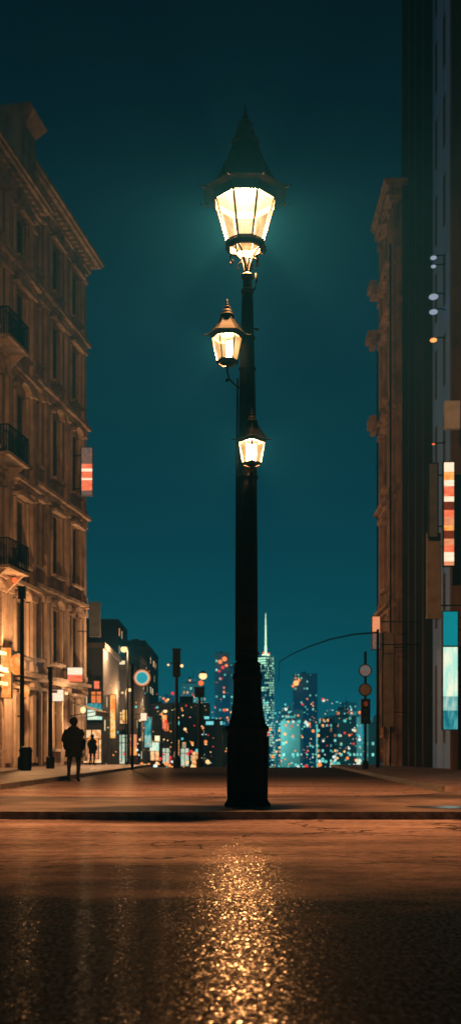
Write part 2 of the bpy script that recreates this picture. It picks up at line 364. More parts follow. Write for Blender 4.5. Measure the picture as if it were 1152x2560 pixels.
def lantern(parent,c,zb,zt,rb,rt,n,rot,roof,rs_,power,bar=.014,band=.12,hot=.05,fs_=1.15,shield=None):
    cx,cy=c
    mb=MB()
    def ring(z0,z1,ro0,ro1,ri0,ri1):
        vs=[];fs=[]
        for r_,z in ((ro0,z0),(ro1,z1),(ri1,z1),(ri0,z0)):
            for k in range(n):
                a=rot+2*math.pi*k/n; vs.append((cx+r_*math.cos(a),cy+r_*math.sin(a),z))
        for j in range(4):
            for k in range(n):
                k2=(k+1)%n; j2=(j+1)%4; fs.append((j*n+k,j*n+k2,j2*n+k2,j2*n+k))
        mb.add(vs,fs)
    sc=rt/.43
    ring(zb-.10*sc,zb-.05*sc,rb+.0*sc,rb+.02*sc,rb-.04*sc,rb-.03*sc)
    ring(zb-.05*sc,zb,rb+.035*sc,rb+.025*sc,rb-.03*sc,rb-.02*sc)
    ring(zt,zt+band*sc,rt+.01*sc,rt+.055*sc,rt-.02*sc,rt+.02*sc)
    for k in range(n):
        a=rot+2*math.pi*k/n; ca,sa=math.cos(a),math.sin(a)
        mb.tube([(cx+ca*rb,cy+sa*rb,zb-.02*sc),(cx+ca*rt,cy+sa*rt,zt+.02*sc)],[bar,bar*1.15],6,smooth=False)
    fr=mb.obj('lantern',['bronze'],parent)
    mb=MB(); ze=zt+band*sc
    mb.lathe([(rr_*sc,ze+zz*sc*rs_) for rr_,zz in roof],n,c,rot)
    for k in range(n):
        a=rot+2*math.pi*k/n; ca,sa=math.cos(a),math.sin(a)
        P=[(.44,.0),(.53,.012),(.60,-.005),(.66,.0),(.70,.035)]
        mb.tube([(cx+ca*r_*sc,cy+sa*r_*sc,ze+z*sc) for r_,z in P],[.024*sc,.022*sc,.02*sc,.013*sc,.003*sc],6)
        rib=[(cx+ca*rr_*sc,cy+sa*rr_*sc,ze+zz*sc*rs_) for rr_,zz in roof[2:]]
        mb.tube(rib,.010*sc,6)
    mb.obj('roof',['roofiron'],fr)
    mb=MB(); zr=ze+roof[-1][1]*sc*rs_
    q_=sc*fs_
    mb.lathe([(r_*sc,zr+z*q_) for r_,z in [(.165,-.02),(.205,.0),(.20,.03),(.145,.04),(.15,.10),(.125,.16),(.065,.195),(.05,.21),(.09,.235),(.075,.27),(.03,.29),(.05,.32),(.028,.35),(.020,.40),(.010,.48)]],14,c,smooth=True)
    for sg in (-1,1): mb.tube([(cx+sg*.05*q_,cy,zr+.2*q_),(cx+sg*.095*q_,cy,zr+.235*q_),(cx+sg*.06*q_,cy,zr+.27*q_)],.011*q_,6)
    mb.obj('finial',['bronze' if sc>.8 else 'roofiron'],fr)
    for k in range(n):
        a0=rot+2*math.pi*k/n; a1=rot+2*math.pi*(k+1)/n
        i=.965
        vs=[(cx+rb*i*math.cos(a0),cy+rb*i*math.sin(a0),zb),(cx+rb*i*math.cos(a1),cy+rb*i*math.sin(a1),zb),
            (cx+rt*i*math.cos(a1),cy+rt*i*math.sin(a1),zt),(cx+rt*i*math.cos(a0),cy+rt*i*math.sin(a0),zt)]
        mb=MB(); mb.add(vs,[(0,1,2,3)]); mb.obj('glass_pane',['pane'],fr)
    mb=MB(); vs=[(cx+(rb-.025*sc)*math.cos(rot+2*math.pi*k/n),cy+(rb-.025*sc)*math.sin(rot+2*math.pi*k/n),zb-.03*sc) for k in range(n)]
    mb.add(vs,[tuple(range(n))]); o=mb.obj('glass_pane',['pane_bottom'],fr); o['label']='glowing bottom glass of the lantern'
    zbulb=zb+.62*(zt-zb)
    if shield is not None:  # added opaque plate that keeps the bulb's light off the pole
        mb=MB(); vs=[]; m_=12; rr_=.075
        for k in range(m_+1):
            a=shield+R(-62+124*k/m_); ca,sa=math.cos(a),math.sin(a)
            for r2,z2 in ((rr_,zb-.02),(rr_,zt),(rr_+.004,zt),(rr_+.004,zb-.02)): vs.append((cx+ca*r2,cy+sa*r2,z2))
        fs=[]
        for k in range(m_):
            for j in range(4): fs.append((4*k+j,4*k+(j+1)%4,4*k+4+(j+1)%4,4*k+4+j))
        mb.add(vs,fs); mb.obj('added_pole_shade',['frame'],fr)
    point('bulb',(cx,cy,zbulb),power,(1,.50,.22),hot,fr)
roofM=[(.30,-.01),(.50,-.012),(.62,.0),(.61,.018),(.53,.045),(.465,.10),(.405,.19),(.35,.29),(.295,.41),(.24,.53),(.20,.64),(.172,.73)]
roofA=[(.30,-.01),(.50,-.012),(.57,.0),(.56,.018),(.485,.05),(.42,.14),(.335,.25),(.265,.35),(.20,.46),(.16,.54)]
lantern(lamp,(-.03,0),7.58,8.10,.25,.415,8,r8,roofM,.98,60000,bar=.016,hot=.07,fs_=1.15)
lantern(lamp,(-.27,-.20),5.92,6.21,.135,.20,6,R(0),roofA,1.0,11000,bar=.009,band=.11,hot=.03,fs_=1.0,shield=math.atan2(.20,.27))
lantern(lamp,(.055,-.24),4.56,4.82,.12,.172,4,R(90),roofA,1.05,11000,bar=.010,band=.11,hot=.03,fs_=1.0,shield=math.atan2(.24,-.055))
def arm(pts,r_,extra=None):
    mb=MB(); mb.tube(pts,r_,8)
    if extra: extra(mb)
    mb.obj('bracket_arm',['roofiron'],lamp)
arm([(-.05,-.06,5.60),(-.14,-.12,5.60),(-.24,-.18,5.68),(-.27,-.20,5.78),(-.27,-.20,5.90)],.012,lambda m_:(m_.ball((-.27,-.20,5.66),.025),m_.lathe([(.04,5.86),(.115,5.885)],6,(-.27,-.20))))
arm([(.02,-.1,4.36),(.04,-.18,4.38),(.055,-.24,4.46),(.055,-.24,4.54)],.012,lambda m_:m_.lathe([(.03,4.50),(.10,4.525)],4,(.055,-.24),R(90)))
arm([(.05,-.05,6.40),(.13,-.05,6.40)],.012,lambda m_:m_.ball((.13,-.05,6.40),.022))
arm([(.06,0,6.92),(.10,-.02,6.96),(.12,-.02,7.06),(.115,-.02,7.16)],.014)

# ------------------------------------------------------------ facade buildings
lit_mats=[emis('warm_room_light',(1,.38,.12),.45,var=.5),emis('pale_room_light',(.7,.8,1.0),.9,var=.4)]
WIN={}
def window_mesh(w,h,lit=None):
    k=(round(w,2),round(h,2),lit)
    if k in WIN: return WIN[k]
    mb=MB()
    mb.box(-w/2,w/2,-.06,-.03,0,h,0)
    t=.07
    for a in ((-w/2,-w/2+t,0,h),(w/2-t,w/2,0,h),(-t/2,t/2,t,h-t)): mb.box(a[0],a[1],-.03,.04,a[2],a[3],1)
    for z0 in (0,h*.66,h-t): mb.box(-w/2+t,w/2-t,-.03,.03,z0,z0+t,1)
    me=mb.mesh('window',[('glass' if lit is None else lit_mats[lit]),'frame'])
    WIN[k]=me; return me
def facade(name,label,origin,ang,L,H,depth,levels,bays,wm='stone',tm='stone2',wf=.44,overhang=.9,litw={},zbase=-1.5,pil=True,cornice=True,balcony=(),doors=(),hood=True,ledges=True,fins=0,gables=True,wdy=-.25,arches=False):
    root=thing(name,label,'building',origin,ang)
    mb=MB(); rec=-.42
    mb.box(0,L,-depth,rec,zbase,H)
    bw=L/bays; ww=bw*wf
    wins=[]
    xs=[0]+sum([[bw*(i+.5)-ww/2,bw*(i+.5)+ww/2] for i in range(bays)],[])+[L]
    for i in range(0,len(xs),2): mb.box(xs[i],xs[i+1],rec,0,zbase,H)
    lv=list(levels)+[H-1.0]
    for i in range(bays):
        x0,x1=bw*(i+.5)-ww/2,bw*(i+.5)+ww/2
        prev=zbase
        for j in range(len(lv)-1):
            fh=lv[j+1]-lv[j]
            isdoor=(j==0 and i in doors)
            zb=lv[j]+(.05 if isdoor else fh*.2); zt=lv[j+1]-fh*.17
            mb.box(x0,x1,rec,-.03,prev,zb); prev=zt
            wins.append((.5*(x0+x1),zb,ww,zt-zb,i,j,isdoor))
        mb.box(x0,x1,rec,-.03,prev,H)
    mb.obj('wall',[wm],root)
    mb=MB()
    if ledges:
        for lz in levels[1:]:
            mb.box(-.12,L+.12,0.003,.22,lz-.28,lz-.10); mb.box(-.2,L+.2,-1.2,.46,lz-.10,lz+.10); mb.box(-.1,L+.1,0.003,.14,lz+.10,lz+.24)
    if pil:
        for i in range(bays+1):
            xc=min(max(bw*i,.28),L-.28)
            zs=[levels[0]]+[z for z in levels[1:]]+[H-1.0]
            for j in range(len(zs)-1):
                z0=zs[j]+.25; z1=zs[j+1]-.3
                mb.box(xc-.22,xc+.22,.003,.20,z0,z1); mb.box(xc-.29,xc+.29,.20,.30,z1-.35,z1-.05); mb.box(xc-.29,xc+.29,.20,.27,z0,z0+.3)
    if hood:
        for (xc,zb,w_,h_,i,j,dr) in wins:
            if arches and j in (1,3):
                m_=8; rx=w_/2+.22; vs=[]
                for k in range(m_+1):
                    a=math.pi*k/m_
                    for (f_,yy) in ((1,.004),(1,.36),(.74,.36),(.74,.004)): vs.append((xc+rx*f_*math.cos(a),yy,zb+h_+.08+.55*f_*math.sin(a)))
                fs=[(4*k+q2,4*k+(q2+1)%4,4*k+4+(q2+1)%4,4*k+4+q2) for k in range(m_) for q2 in range(4)]+[(0,1,2,3),(4*m_,4*m_+3,4*m_+2,4*m_+1)]
                mb.add(vs,fs)
            else:
                mb.box(xc-w_/2-.22,xc+w_/2+.22,.004,.42,zb+h_+.06,zb+h_+.22)
                if (i+j)%2==0 and j>1 and gables:
                    mb.add([(xc-w_/2-.2,.01,zb+h_+.22),(xc+w_/2+.2,.01,zb+h_+.22),(xc,.01,zb+h_+.62),(xc-w_/2-.2,.3,zb+h_+.22),(xc+w_/2+.2,.3,zb+h_+.22),(xc,.3,zb+h_+.62)],[(3,4,5),(0,3,5,2),(1,2,5,4)])
            if not dr: mb.box(xc-w_/2-.15,xc+w_/2+.15,.004,.34,zb-.16,zb-.02)
            for sx in (-1,1):
                xa=xc+sx*(w_/2+.085); mb.box(xa-.075,xa+.075,.004,.14,zb,zb+h_)
    if mb.v: mb.obj('stone_trim',[tm],root)
    for i in range(fins):
        xf=.2+(L-.4)*i/(fins-1)
        m2=MB(); m2.box(xf-.16,xf+.16,.003,.42,zbase,H); m2.obj('vertical_fin',[tm],root)
    if cornice:
        mb=MB(); o=overhang
        for a,z0,z1 in ((.25,H-1.0,H-.8),(.40,H-.8,H-.62),(.62*o,H-.40,H-.28),(.85*o,H-.28,H-.1),(o,H-.1,H+.06)):
            mb.box(-a,L+a,-depth+.1,a,z0,z1)
        k=0.0
        while k<L:
            mb.box(k,k+.22,.3,.55*o+.1,H-.62,H-.40); k+=.55
        mb.box(-.2,L+.2,-depth+.1,.3,H-.62,H-.40)
        mb.obj('cornice',[tm],root)
    mb=MB(); mb.box(.1,L-.1,-depth+.2,-.2,H+.08,H+.4); mb.obj('roof',['roofm'],root)
    for (xc,zb,w_,h_,i,j,dr) in wins:
        me=window_mesh(w_,h_,litw.get((i,j)))
        put('door' if dr else 'window',me,root,(xc,wdy,zb))
    for (i,j) in balcony:
        xc=bw*(i+.5); z=levels[j]+.1; w2=bw*.36
        mb=MB(); mb.box(xc-w2,xc+w2,.47,1.35,z-.05,z+.10)
        for t in (-.8,.8): mb.add([(xc+t*w2-.1,.25,z-.85),(xc+t*w2+.1,.25,z-.85),(xc+t*w2+.1,.25,z-.05),(xc+t*w2-.1,.25,z-.05),(xc+t*w2-.1,1.15,z-.05),(xc+t*w2+.1,1.15,z-.05)],[(0,1,2,3),(0,4,5,1),(0,3,4),(1,5,2)])
        bl=mb.obj('balcony',[tm],root)
        mb=MB(); top=z+1.35
        mb.box(xc-w2,xc+w2,1.27,1.32,top-.06,top); mb.box(xc-w2,xc+w2,1.27,1.32,z+.16,z+.2)
        for sx in (-1,1):
            mb.box(xc+sx*w2-.03,xc+sx*w2+.03,.42,1.27,top-.05,top)
            for q in range(6): mb.box(xc+sx*w2-.015,xc+sx*w2+.015,.5+q*.14,.54+q*.14,z+.1,top-.05)
        nb=int(w2*2/.15)
        for q in range(nb+1):
            xx=xc-w2+q*.15; mb.box(xx,xx+.035,1.28,1.31,z+.1,top-.05)
        mb.obj('railing',['iron'],bl)
    return root
ANG=math.atan2(-.984,-.177)
def LW(u,v,z=0):
    return (-9.3-.177*u+.984*v, 66-.984*u-.177*v, z)
facade('apartment_building','ornate five storey stone apartment building with heavy cornice',LW(0,0),ANG,10.4,32.1,12,
       [0,5.0,10.0,15.6,21.3,26.6],3,litw={(0,0):0,(1,0):0},doors=(2,),arches=True,overhang=1.05)
nb_=facade('apartment_building','brown stone building with iron balconies and tall attic',LW(11.7,1.1),ANG,14,29.4,12,
       [0,4.7,9.2,14.4,19.8,24.9],4,litw={(0,0):0},balcony=[(1,2),(1,3),(1,4),(2,4),(2,3)],doors=(0,),overhang=.85,arches=True)
mb=MB()
mb.box(.0,2.0,-6,.15,29.82,32.7)
mb.add([(0,-6,32.7),(2.0,-6,32.7),(2.0,.15,32.7),(0,.15,32.7),(-.25,-6.2,33.3),(2.25,-6.2,33.3),(2.25,.7,33.3),(-.25,.7,33.3)],[(4,5,6,7),(0,1,5,4),(1,2,6,5),(2,3,7,6),(3,0,4,7)])
mb.obj('attic',['stone2'],nb_)

RA=math.pi/2
ra=facade('apartment_building','narrow brown stone building with projecting cornice and ledges',(9.05,57.9,0),RA,4.4,32.4,10,
       [0,9,15,20,25.5,28.0],1,wm='brown',tm='browntrim',overhang=.6,gables=False,wf=.3)
for px_,py_,w_,h_ in ((-.2,.2,.05,29),(-.25,-1.0,.07,24),(4.5,.25,.05,25)):
    mb=MB(); mb.tube([(px_,py_,0),(px_,py_,h_)],w_,8); mb.obj('drainpipe',['iron'],ra)
mb=MB(); mb.box(-.30,-.004,-.55,-.1,0,31.2)
for z_ in (9.3,15.3,20.2,25.7,28.4): mb.box(-.42,-.301,-.62,-.05,z_,z_+.35)
mb.obj('end_pier',['brown'],ra)
for z_,m_,d_ in ((25.2,.5,.4),(28.2,.4,.35),(20.1,.4,.5)):
    mb=MB(); mb.box(3.2,4.6,.47,.47+m_,z_,z_+d_); mb.box(3.4,4.4,.47,.47+m_*.6,z_-.4,z_-.002); mb.obj('corbelled_ledge',['browntrim'],ra)
facade('office_tower','very tall black stone tower with vertical fins',(9.9,51.2,0),RA,6.6,62,12,
       [0,6]+[6+7*i for i in range(1,8)],3,wm='darkstone',tm='darkstone',wf=.3,cornice=False,hood=False,pil=False,ledges=False,fins=4)
facade('office_tower','very tall blue grey clad tower with a few lit windows',(9.9,45.4,0),RA,5.7,66,12,
       [0,6]+[6+3.7*i for i in range(1,16)],3,wm='blueglass',tm='blueglass',wf=.24,cornice=False,hood=False,pil=False,ledges=False,wdy=-.02)
facade('office_tower','tall dark brown tower with vertical fins',(9.95,34,0),RA,11.3,66,12,
       [0,6]+[6+8*i for i in range(1,7)],5,wm='brown2',tm='brown2',wf=.3,cornice=False,hood=False,pil=False,ledges=False,fins=6)

# ------------------------------------------------------------ signs
def lit_sign(name,label,loc,w,h,bands,rz=0,depth=.18,frame='grey',arm=None,group=None):
    root=thing(name,label,'sign',loc,rz,group)
    mb=MB(); mb.box(-w/2,w/2,0,depth,0,h)
    t=.03
    for a in ((-w/2-t,-w/2,0-t,h+t),(w/2,w/2+t,-t,h+t)): mb.box(a[0],a[1],-.05,depth+.01,a[2],a[3])
    mb.box(-w/2,w/2,-.05,depth+.01,-t,-.001); mb.box(-w/2,w/2,-.05,depth+.01,h+.001,h+t)
    mb.obj('sign_case',[frame],root)
    z=0
    for i,(hh,m_) in enumerate(bands):
        mb=MB(); mb.box(-w/2+.01,w/2-.01,-.012,-.002,z*h,(z+hh)*h-.003); mb.obj('sign_face',[m_],root); z+=hh
    if arm:
        for zz in (h*.15,h*.85):
            mb=MB(); mb.tube([(w/2 if arm>0 else -w/2,depth/2,zz),(w/2+arm if arm>0 else -w/2+arm,depth/2,zz)],.03,6)
            mb.obj('bracket_arm',['iron'],root)
    return root
e_white=emis('sign_white',(1,.80,.62),1.25,var=.15,vscale=4,c2=(1,.62,.42),stretch=(.3,1,6)); e_red=emis('sign_red',(1,.12,.04),.95,var=.2,vscale=4,c2=(1,.28,.14),stretch=(.3,1,6))
e_orange=emis('sign_orange',(1,.25,.04),1.2,var=.3,c2=(1,.42,.12)); e_cream=emis('sign_cream',(1,.42,.2),.9,var=.3,c2=(.8,.22,.1),vscale=5,stretch=(.3,1,5))
e_cyan=emis('sign_cyan',(.005,.24,.28),.9,var=.15); e_paleb=emis('sign_pale_teal',(.9,.95,.72),1.05,var=.2,vscale=1.5,c2=(.40,.78,.66),stretch=(3,1,.7))
e_midt=emis('sign_mid_teal',(.18,.55,.55),.8,var=.3,vscale=2,c2=(.5,.75,.65),stretch=(3,1,.7))
e_teal=emis('sign_teal',(.01,.20,.25),.8,var=.3,c2=(.1,.45,.48),vscale=2,stretch=(3,1,.6)); e_yel=emis('sign_yellow',(1,.45,.06),1.0,var=.4,c2=(1,.7,.3)); e_dim=emis('sign_dim_red',(.3,.05,.02),.5,var=.5)
e_dimw=emis('sign_dim_white',(.30,.24,.23),.4,var=.6,c2=(.5,.2,.12),vscale=5)
lit_sign('hanging_sign','red and white lit blade sign bracketed off stone facade',(-8.75,63.5,16.5),.66,2.9,
         [(.10,e_dimw),(.22,e_red),(.04,e_white),(.14,e_red),(.06,e_white),(.10,e_red),(.34,e_dimw)],frame='grey',arm=-.5)
lit_sign('hanging_sign','unlit grey rectangular sign on building corner',(-8.4,64.5,8.0),.62,2.1,[(1,'grey')],frame='grey',arm=-.8)
lit_sign('hanging_sign','tall red and white striped lit sign on dark tower',(8.45,40.3,8.0),.40,4.0,
         [(.04,e_cream),(.09,e_white),(.07,e_red),(.06,e_cream),(.08,e_dim),(.05,e_orange),(.08,e_cream),(.07,e_red),(.08,e_dim),(.05,e_white),(.10,e_red),(.06,e_white),(.08,e_orange),(.09,e_white)],arm=1.0,frame='iron')
lit_sign('hanging_sign','dark blue unlit vertical sign beside striped sign',(8.02,41.2,9.3),.34,2.9,[(1,'grey')],frame='iron',arm=1.5)
lit_sign('hanging_sign','tall cyan and pale teal lit sign on tower base',(8.02,38,1.6),.54,4.3,
         [(.16,e_teal),(.12,e_midt),(.42,e_paleb),(.012,'iron'),(.288,e_cyan)],arm=1.5,frame='iron')
lit_sign('hanging_sign','beige blank panel sign fixed to facade',(8.2,42,6.2),.5,3.4,[(1,'panel')],frame='panel',arm=1.4)
lit_sign('hanging_sign','small cream box sign high on tower',(8.17,38.4,12.75),.5,.95,[(1,'cream')],frame='cream',arm=1.4)
lit_sign('billboard','small lit poster board on building edge',(7.35,52.6,6.0),.4,1.65,[(.5,e_dimw),(.5,e_cream)],frame='iron',arm=2.0)
lit_sign('poster_board','tall orange brown poster board on narrow building',(8.45,56,2.2),.6,5.0,[(1,'panel')],frame='brown',arm=.8)
g='lit shop signs along the street'
for (x,y,z,w_,h_,b,lab) in [
  (-9.25,62,5.0,.9,.85,[(.5,e_red),(.5,e_white)],'red and white lit shop sign'),
  (-9.95,60,3.75,.7,.65,[(1,e_white)],'small white glowing shop sign'),
  (-8.7,66.8,2.9,.95,1.05,[(.6,e_paleb),(.4,e_teal)],'white and teal glowing shop sign'),
  (-8.15,72,1.8,.42,3.0,[(.6,e_yel),(.4,e_orange)],'tall yellow lit shop sign'),
  (-9.5,66.5,2.6,.25,1.1,[(1,e_teal)],'narrow green lit shop sign'),
  (-7.4,79.6,.6,.5,1.6,[(.4,e_orange),(.6,e_cream)],'orange lit shopfront sign'),
  (-7.2,91,1.3,.6,2.6,[(.4,e_midt),(.6,e_teal)],'pale green lit shop sign'),
  (-8.6,79.5,5.2,.5,.7,[(1,e_dimw)],'dim white shop sign'),
  (-7.9,78,3.2,.4,.8,[(1,e_yel)],'small yellow shop sign'),
  (-7.3,100,1.0,.9,.8,[(1,e_paleb)],'pale glowing shop sign'),
  (-6.6,104,3.2,.5,1.4,[(.5,e_red),(.5,e_orange)],'red and orange lit shop sign'),
  (-8.9,67.4,.4,.7,1.3,[(.6,e_cream),(.4,e_orange)],'cream lit shopfront sign'),
  (-8.6,67.0,4.9,.35,.5,[(1,e_red)],'small red shop sign'),
  (-7.0,84,3.4,.5,.6,[(1,e_white)],'small white glowing shop sign'),
  (-10.75,49.9,3.4,.5,2.4,[(1,e_orange)],'tall orange glowing sign')]:
    lit_sign('shop_sign',lab+' on building wall',(x,y,z),w_,h_,b,group=g,arm=-.6,frame='iron')
aw=thing('awning','cream canvas awning above a lit shop entrance','awning',LW(1.6,0.02,3.3),ANG)
mb=MB(); mb.add([(-1.4,.1,.5),(1.4,.1,.5),(1.4,1.7,0),(-1.4,1.7,0),(1.4,1.7,-.3),(-1.4,1.7,-.3)],[(0,1,2,3),(3,2,4,5)]); mb.obj('canvas',['canvas'],aw)
for s_ in (-1.4,1.4):
    mb=MB(); mb.tube([(s_,.1,-.3),(s_,1.65,-.05)],.03,6); mb.obj('awning_rod',['iron'],aw)
def globe_lamp(name,label,loc,r_,mat_,arm=(0,0,0),power=0,color=(1,.5,.2),group=None,sz=1.25):
    root=thing(name,label,'lamp',loc,0,group)
    mb=MB(); mb.ball((0,0,0),r_,0,14,8,sz); mb.obj('globe',[mat_],root)
    mb=MB(); mb.lathe([(r_*.5,r_*sz*.92),(r_*.6,r_*sz*1.04),(.04,r_*sz*1.3)],10); mb.tube([(0,0,r_*sz*1.1),(arm[0]*.5,arm[1]*.5,r_*sz*1.6),arm],.03,6); mb.obj('bracket_arm',['iron'],root)
    if power: point('bulb',(r_*1.6,-r_*1.6,0),power,color,.1,root)
    return root
e_lamp=emis('lamp_glow',(1,.62,.28),1.6); e_red2=emis('lamp_red_glow',(1,.16,.04),1.3)
e_pale=emis('pale_window_glow',(.55,.65,.85),.45,var=.5)
globe_lamp('entrance_lamp','round warm lamp hanging at shop entrance',(-8.7,61.5,3.3),.16,e_lamp,(-.7,0,.5),700,(1,.6,.3))
globe_lamp('wall_lantern','large orange glowing lantern on stone facade',LW(15.9,1.9,5.0),.4,e_orange,(-.8,-.1,.6),1500)
globe_lamp('wall_lantern','small orange glowing lantern under balcony',LW(14.7,1.8,3.8),.26,e_orange,(-.7,-.1,.4))
globe_lamp('wall_lantern','small red orange lantern beside balcony',LW(16.2,1.9,9.0),.12,e_red2,(-.7,-.1,.4))
for z_,r_,m_ in ((23.6,.15,e_pale),(23.2,.12,e_pale),(21.8,.22,e_pale),(21.1,.20,e_pale),(19.8,.17,e_orange),(15.0,.07,e_red2)):  # flattened globes standing in for the tower's lit windows
    globe_lamp('window_glow_globe','small glowing globe standing in for a lit window of blue grey tower',(9.35,48,z_),r_,m_,(.6,0,.1),group='window stand-in globes on the tower',sz=.5)

# ------------------------------------------------------------ street furniture
def pole_lamp(label,x,y,z0,h,arm,rb,mat_,power=0,col=(1,.5,.22),group='distant street lamps'):
    root=thing('street_lamp',label,'street lamp',(x,y,z0),0,group)
    mb=MB(); mb.lathe([(.12,0),(.12,.4),(.07,.5),(.045,h)],10)
    if arm: mb.tube([(0,0,h-.05),(arm*.5,0,h+.25),(arm,0,h+.2)],.035,6)
    mb.obj('pole',['iron'],root)
    mb=MB(); mb.ball((arm,0,h+.05),rb,0,12,8,.9); mb.obj('lamp_globe',[mat_],root)
    mb=MB(); mb.lathe([(rb*1.1,h+.05+rb*.6),(.03,h+.1+rb*1.3)],10,(arm,0)); mb.obj('lamp_cap',['iron'],root)
    if power: point('bulb',(arm,-rb*1.6,h-.2),power,col,.12,root)
pole_lamp('street lamp with warm glowing globe on dark pole',-6.9,70,-.3,8.0,-.25,.24,e_lamp,2600)
pole_lamp('street lamp with red orange globe',-2.9,110,-4,12.9,0,.42,e_lamp)
pole_lamp('slim street lamp beside pavement',-7.75,77,-.6,6.0,.3,.16,e_lamp,900)
pole_lamp('slim street lamp down the hill',-6.3,96,-2,6.6,.3,.18,e_lamp,900)
pole_lamp('slim street lamp down the hill',-4.9,90,-1.6,5.4,.3,.14,e_lamp)
def box_pole(label,x,y,z0,h,bw_,bh,lights=()):
    root=thing('signal_pole',label,'signal pole',(x,y,z0))
    mb=MB(); mb.lathe([(.2,0),(.2,.5),(.11,.6),(.085,h)],12); mb.obj('pole',['iron'],root)
    mb=MB(); mb.box(-bw_/2,bw_/2,-.15,.15,h-bh,h); mb.box(-bw_/2-.04,bw_/2+.04,-.19,.19,h,h+.07)
    for k in range(3): mb.lathe([(bw_*.3,h-bh*(.2+.3*k)-.02),(bw_*.32,h-bh*(.2+.3*k))],10,(0,-.2))
    mb.obj('signal_housing',['iron'],root,bevel=.01)
    for (dx,dz,r_,m_) in lights:
        mb=MB(); mb.ball((dx,-.2,dz),r_); o=mb.obj('signal_light',[m_],root)
        mb=MB(); mb.tube([(0,-.05,dz+.1),(dx,-.15,dz+.1)],.025,6); mb.obj('bracket_arm',['iron'],root)
box_pole('dark signal pole with box housing on top',-3.0,58,-.1,6.6,.42,1.5,[(-.45,5.75,.06,e_lamp),(.3,5.7,.09,e_lamp)])
box_pole('short dark signal pole with square housing',-1.9,64,-.15,4.9,.6,.55,[(.1,5.2,.16,e_red2)])
box_pole('dark pole at the kerb beside shopfront',-9.2,46,0.03,8,.3,.5)
box_pole('thin dark post on pavement',-8.3,48,0.03,4.6,.2,.5)
rs=thing('round_sign','round lit sign with teal disc and cream rim','sign',(-4.4,52,0))
mb=MB(); mb.tube([(-.5,0,-.1),(-.5,0,5.2)],.07,10); mb.tube([(-.5,0,4.4),(0,0,4.4)],.04,8); mb.obj('pole',['iron'],rs)
mb=MB(); mb.disc((0,0,4.5),.45,.2,28); mb.obj('sign_case',['iron'],rs)
mb=MB(); mb.disc((0,-.11,4.5),.42,.02,28); mb.obj('sign_rim',[emis('rim_glow',(.9,.28,.1),.7)],rs)
mb=MB(); mb.disc((0,-.13,4.5),.35,.02,28); mb.obj('sign_ring',[emis('ring_glow',(.9,.75,.5),.75)],rs)
mb=MB(); mb.disc((0,-.15,4.5),.28,.02,28); mb.obj('sign_face',[emis('disc_glow',(.03,.38,.46),.9,var=.2)],rs)
ts=thing('traffic_signal','dark traffic signal post with two round signs','traffic signal',(5.95,46,.03))
mb=MB(); mb.tube([(0,0,0),(0,0,5.2)],.06,10); mb.lathe([(.14,0),(.14,.3),(.07,.4)],12); mb.obj('pole',['iron'],ts)
e_rw=emis('round_sign_glow',(.45,.17,.10),.45,var=.6,c2=(.22,.2,.2),vscale=3,stretch=(.3,1,4))
for z_,m_ in ((4.35,e_rw),(3.5,'panel')):
    mb=MB(); mb.disc((-.02,-.12,z_),.29,.04,24); mb.disc((-.02,-.145,z_),.24,.01,24,1); mb.obj('round_sign_face',['iron',m_],ts)
mb=MB(); mb.box(-.2,.2,-.18,.12,2.0,3.1)
for k in range(3): mb.lathe([(.12,2.2+.33*k),(.13,2.22+.33*k)],12,(0,-.22))
mb.obj('signal_head',['iron'],ts,bevel=.02)
for k in range(3):
    mb=MB(); mb.disc((0,-.19,2.22+.33*k),.1,.02,16); mb.obj('signal_lens',[e_dim if k==2 else 'glass'],ts)
ma=thing('mast_arm_pole','tall thin pole with long curved mast arm','street pole',(7.35,52,.03))
mb=MB(); mb.tube([(0,0,0),(0,0,6.9)],[.1,.07],10); mb.obj('pole',['iron'],ma)
mb=MB(); P=[(0,6.75),(-1.2,6.65),(-2.4,6.4),(-3.4,6.05),(-4.2,5.7),(-4.9,5.3)]
mb.tube([(x,0,z) for x,z in P],[.045,.04,.035,.03,.026,.022],8); mb.tube([(-4.9,0,5.32),(-4.95,0,4.3)],.016,6); mb.obj('mast_arm',['iron'],ma)
lb=thing('litter_bin','small dark litter bin on pavement','bin',(-8.35,42.5,.03))
mb=MB(); mb.lathe([(.2,0),(.24,.05),(.26,.75),(.28,.78),(.28,.84)],14); mb.obj('body',['iron'],lb)
mb=MB(); mb.lathe([(.27,.842),(.22,.95),(.06,1.0)],14); mb.obj('lid',['iron'],lb)

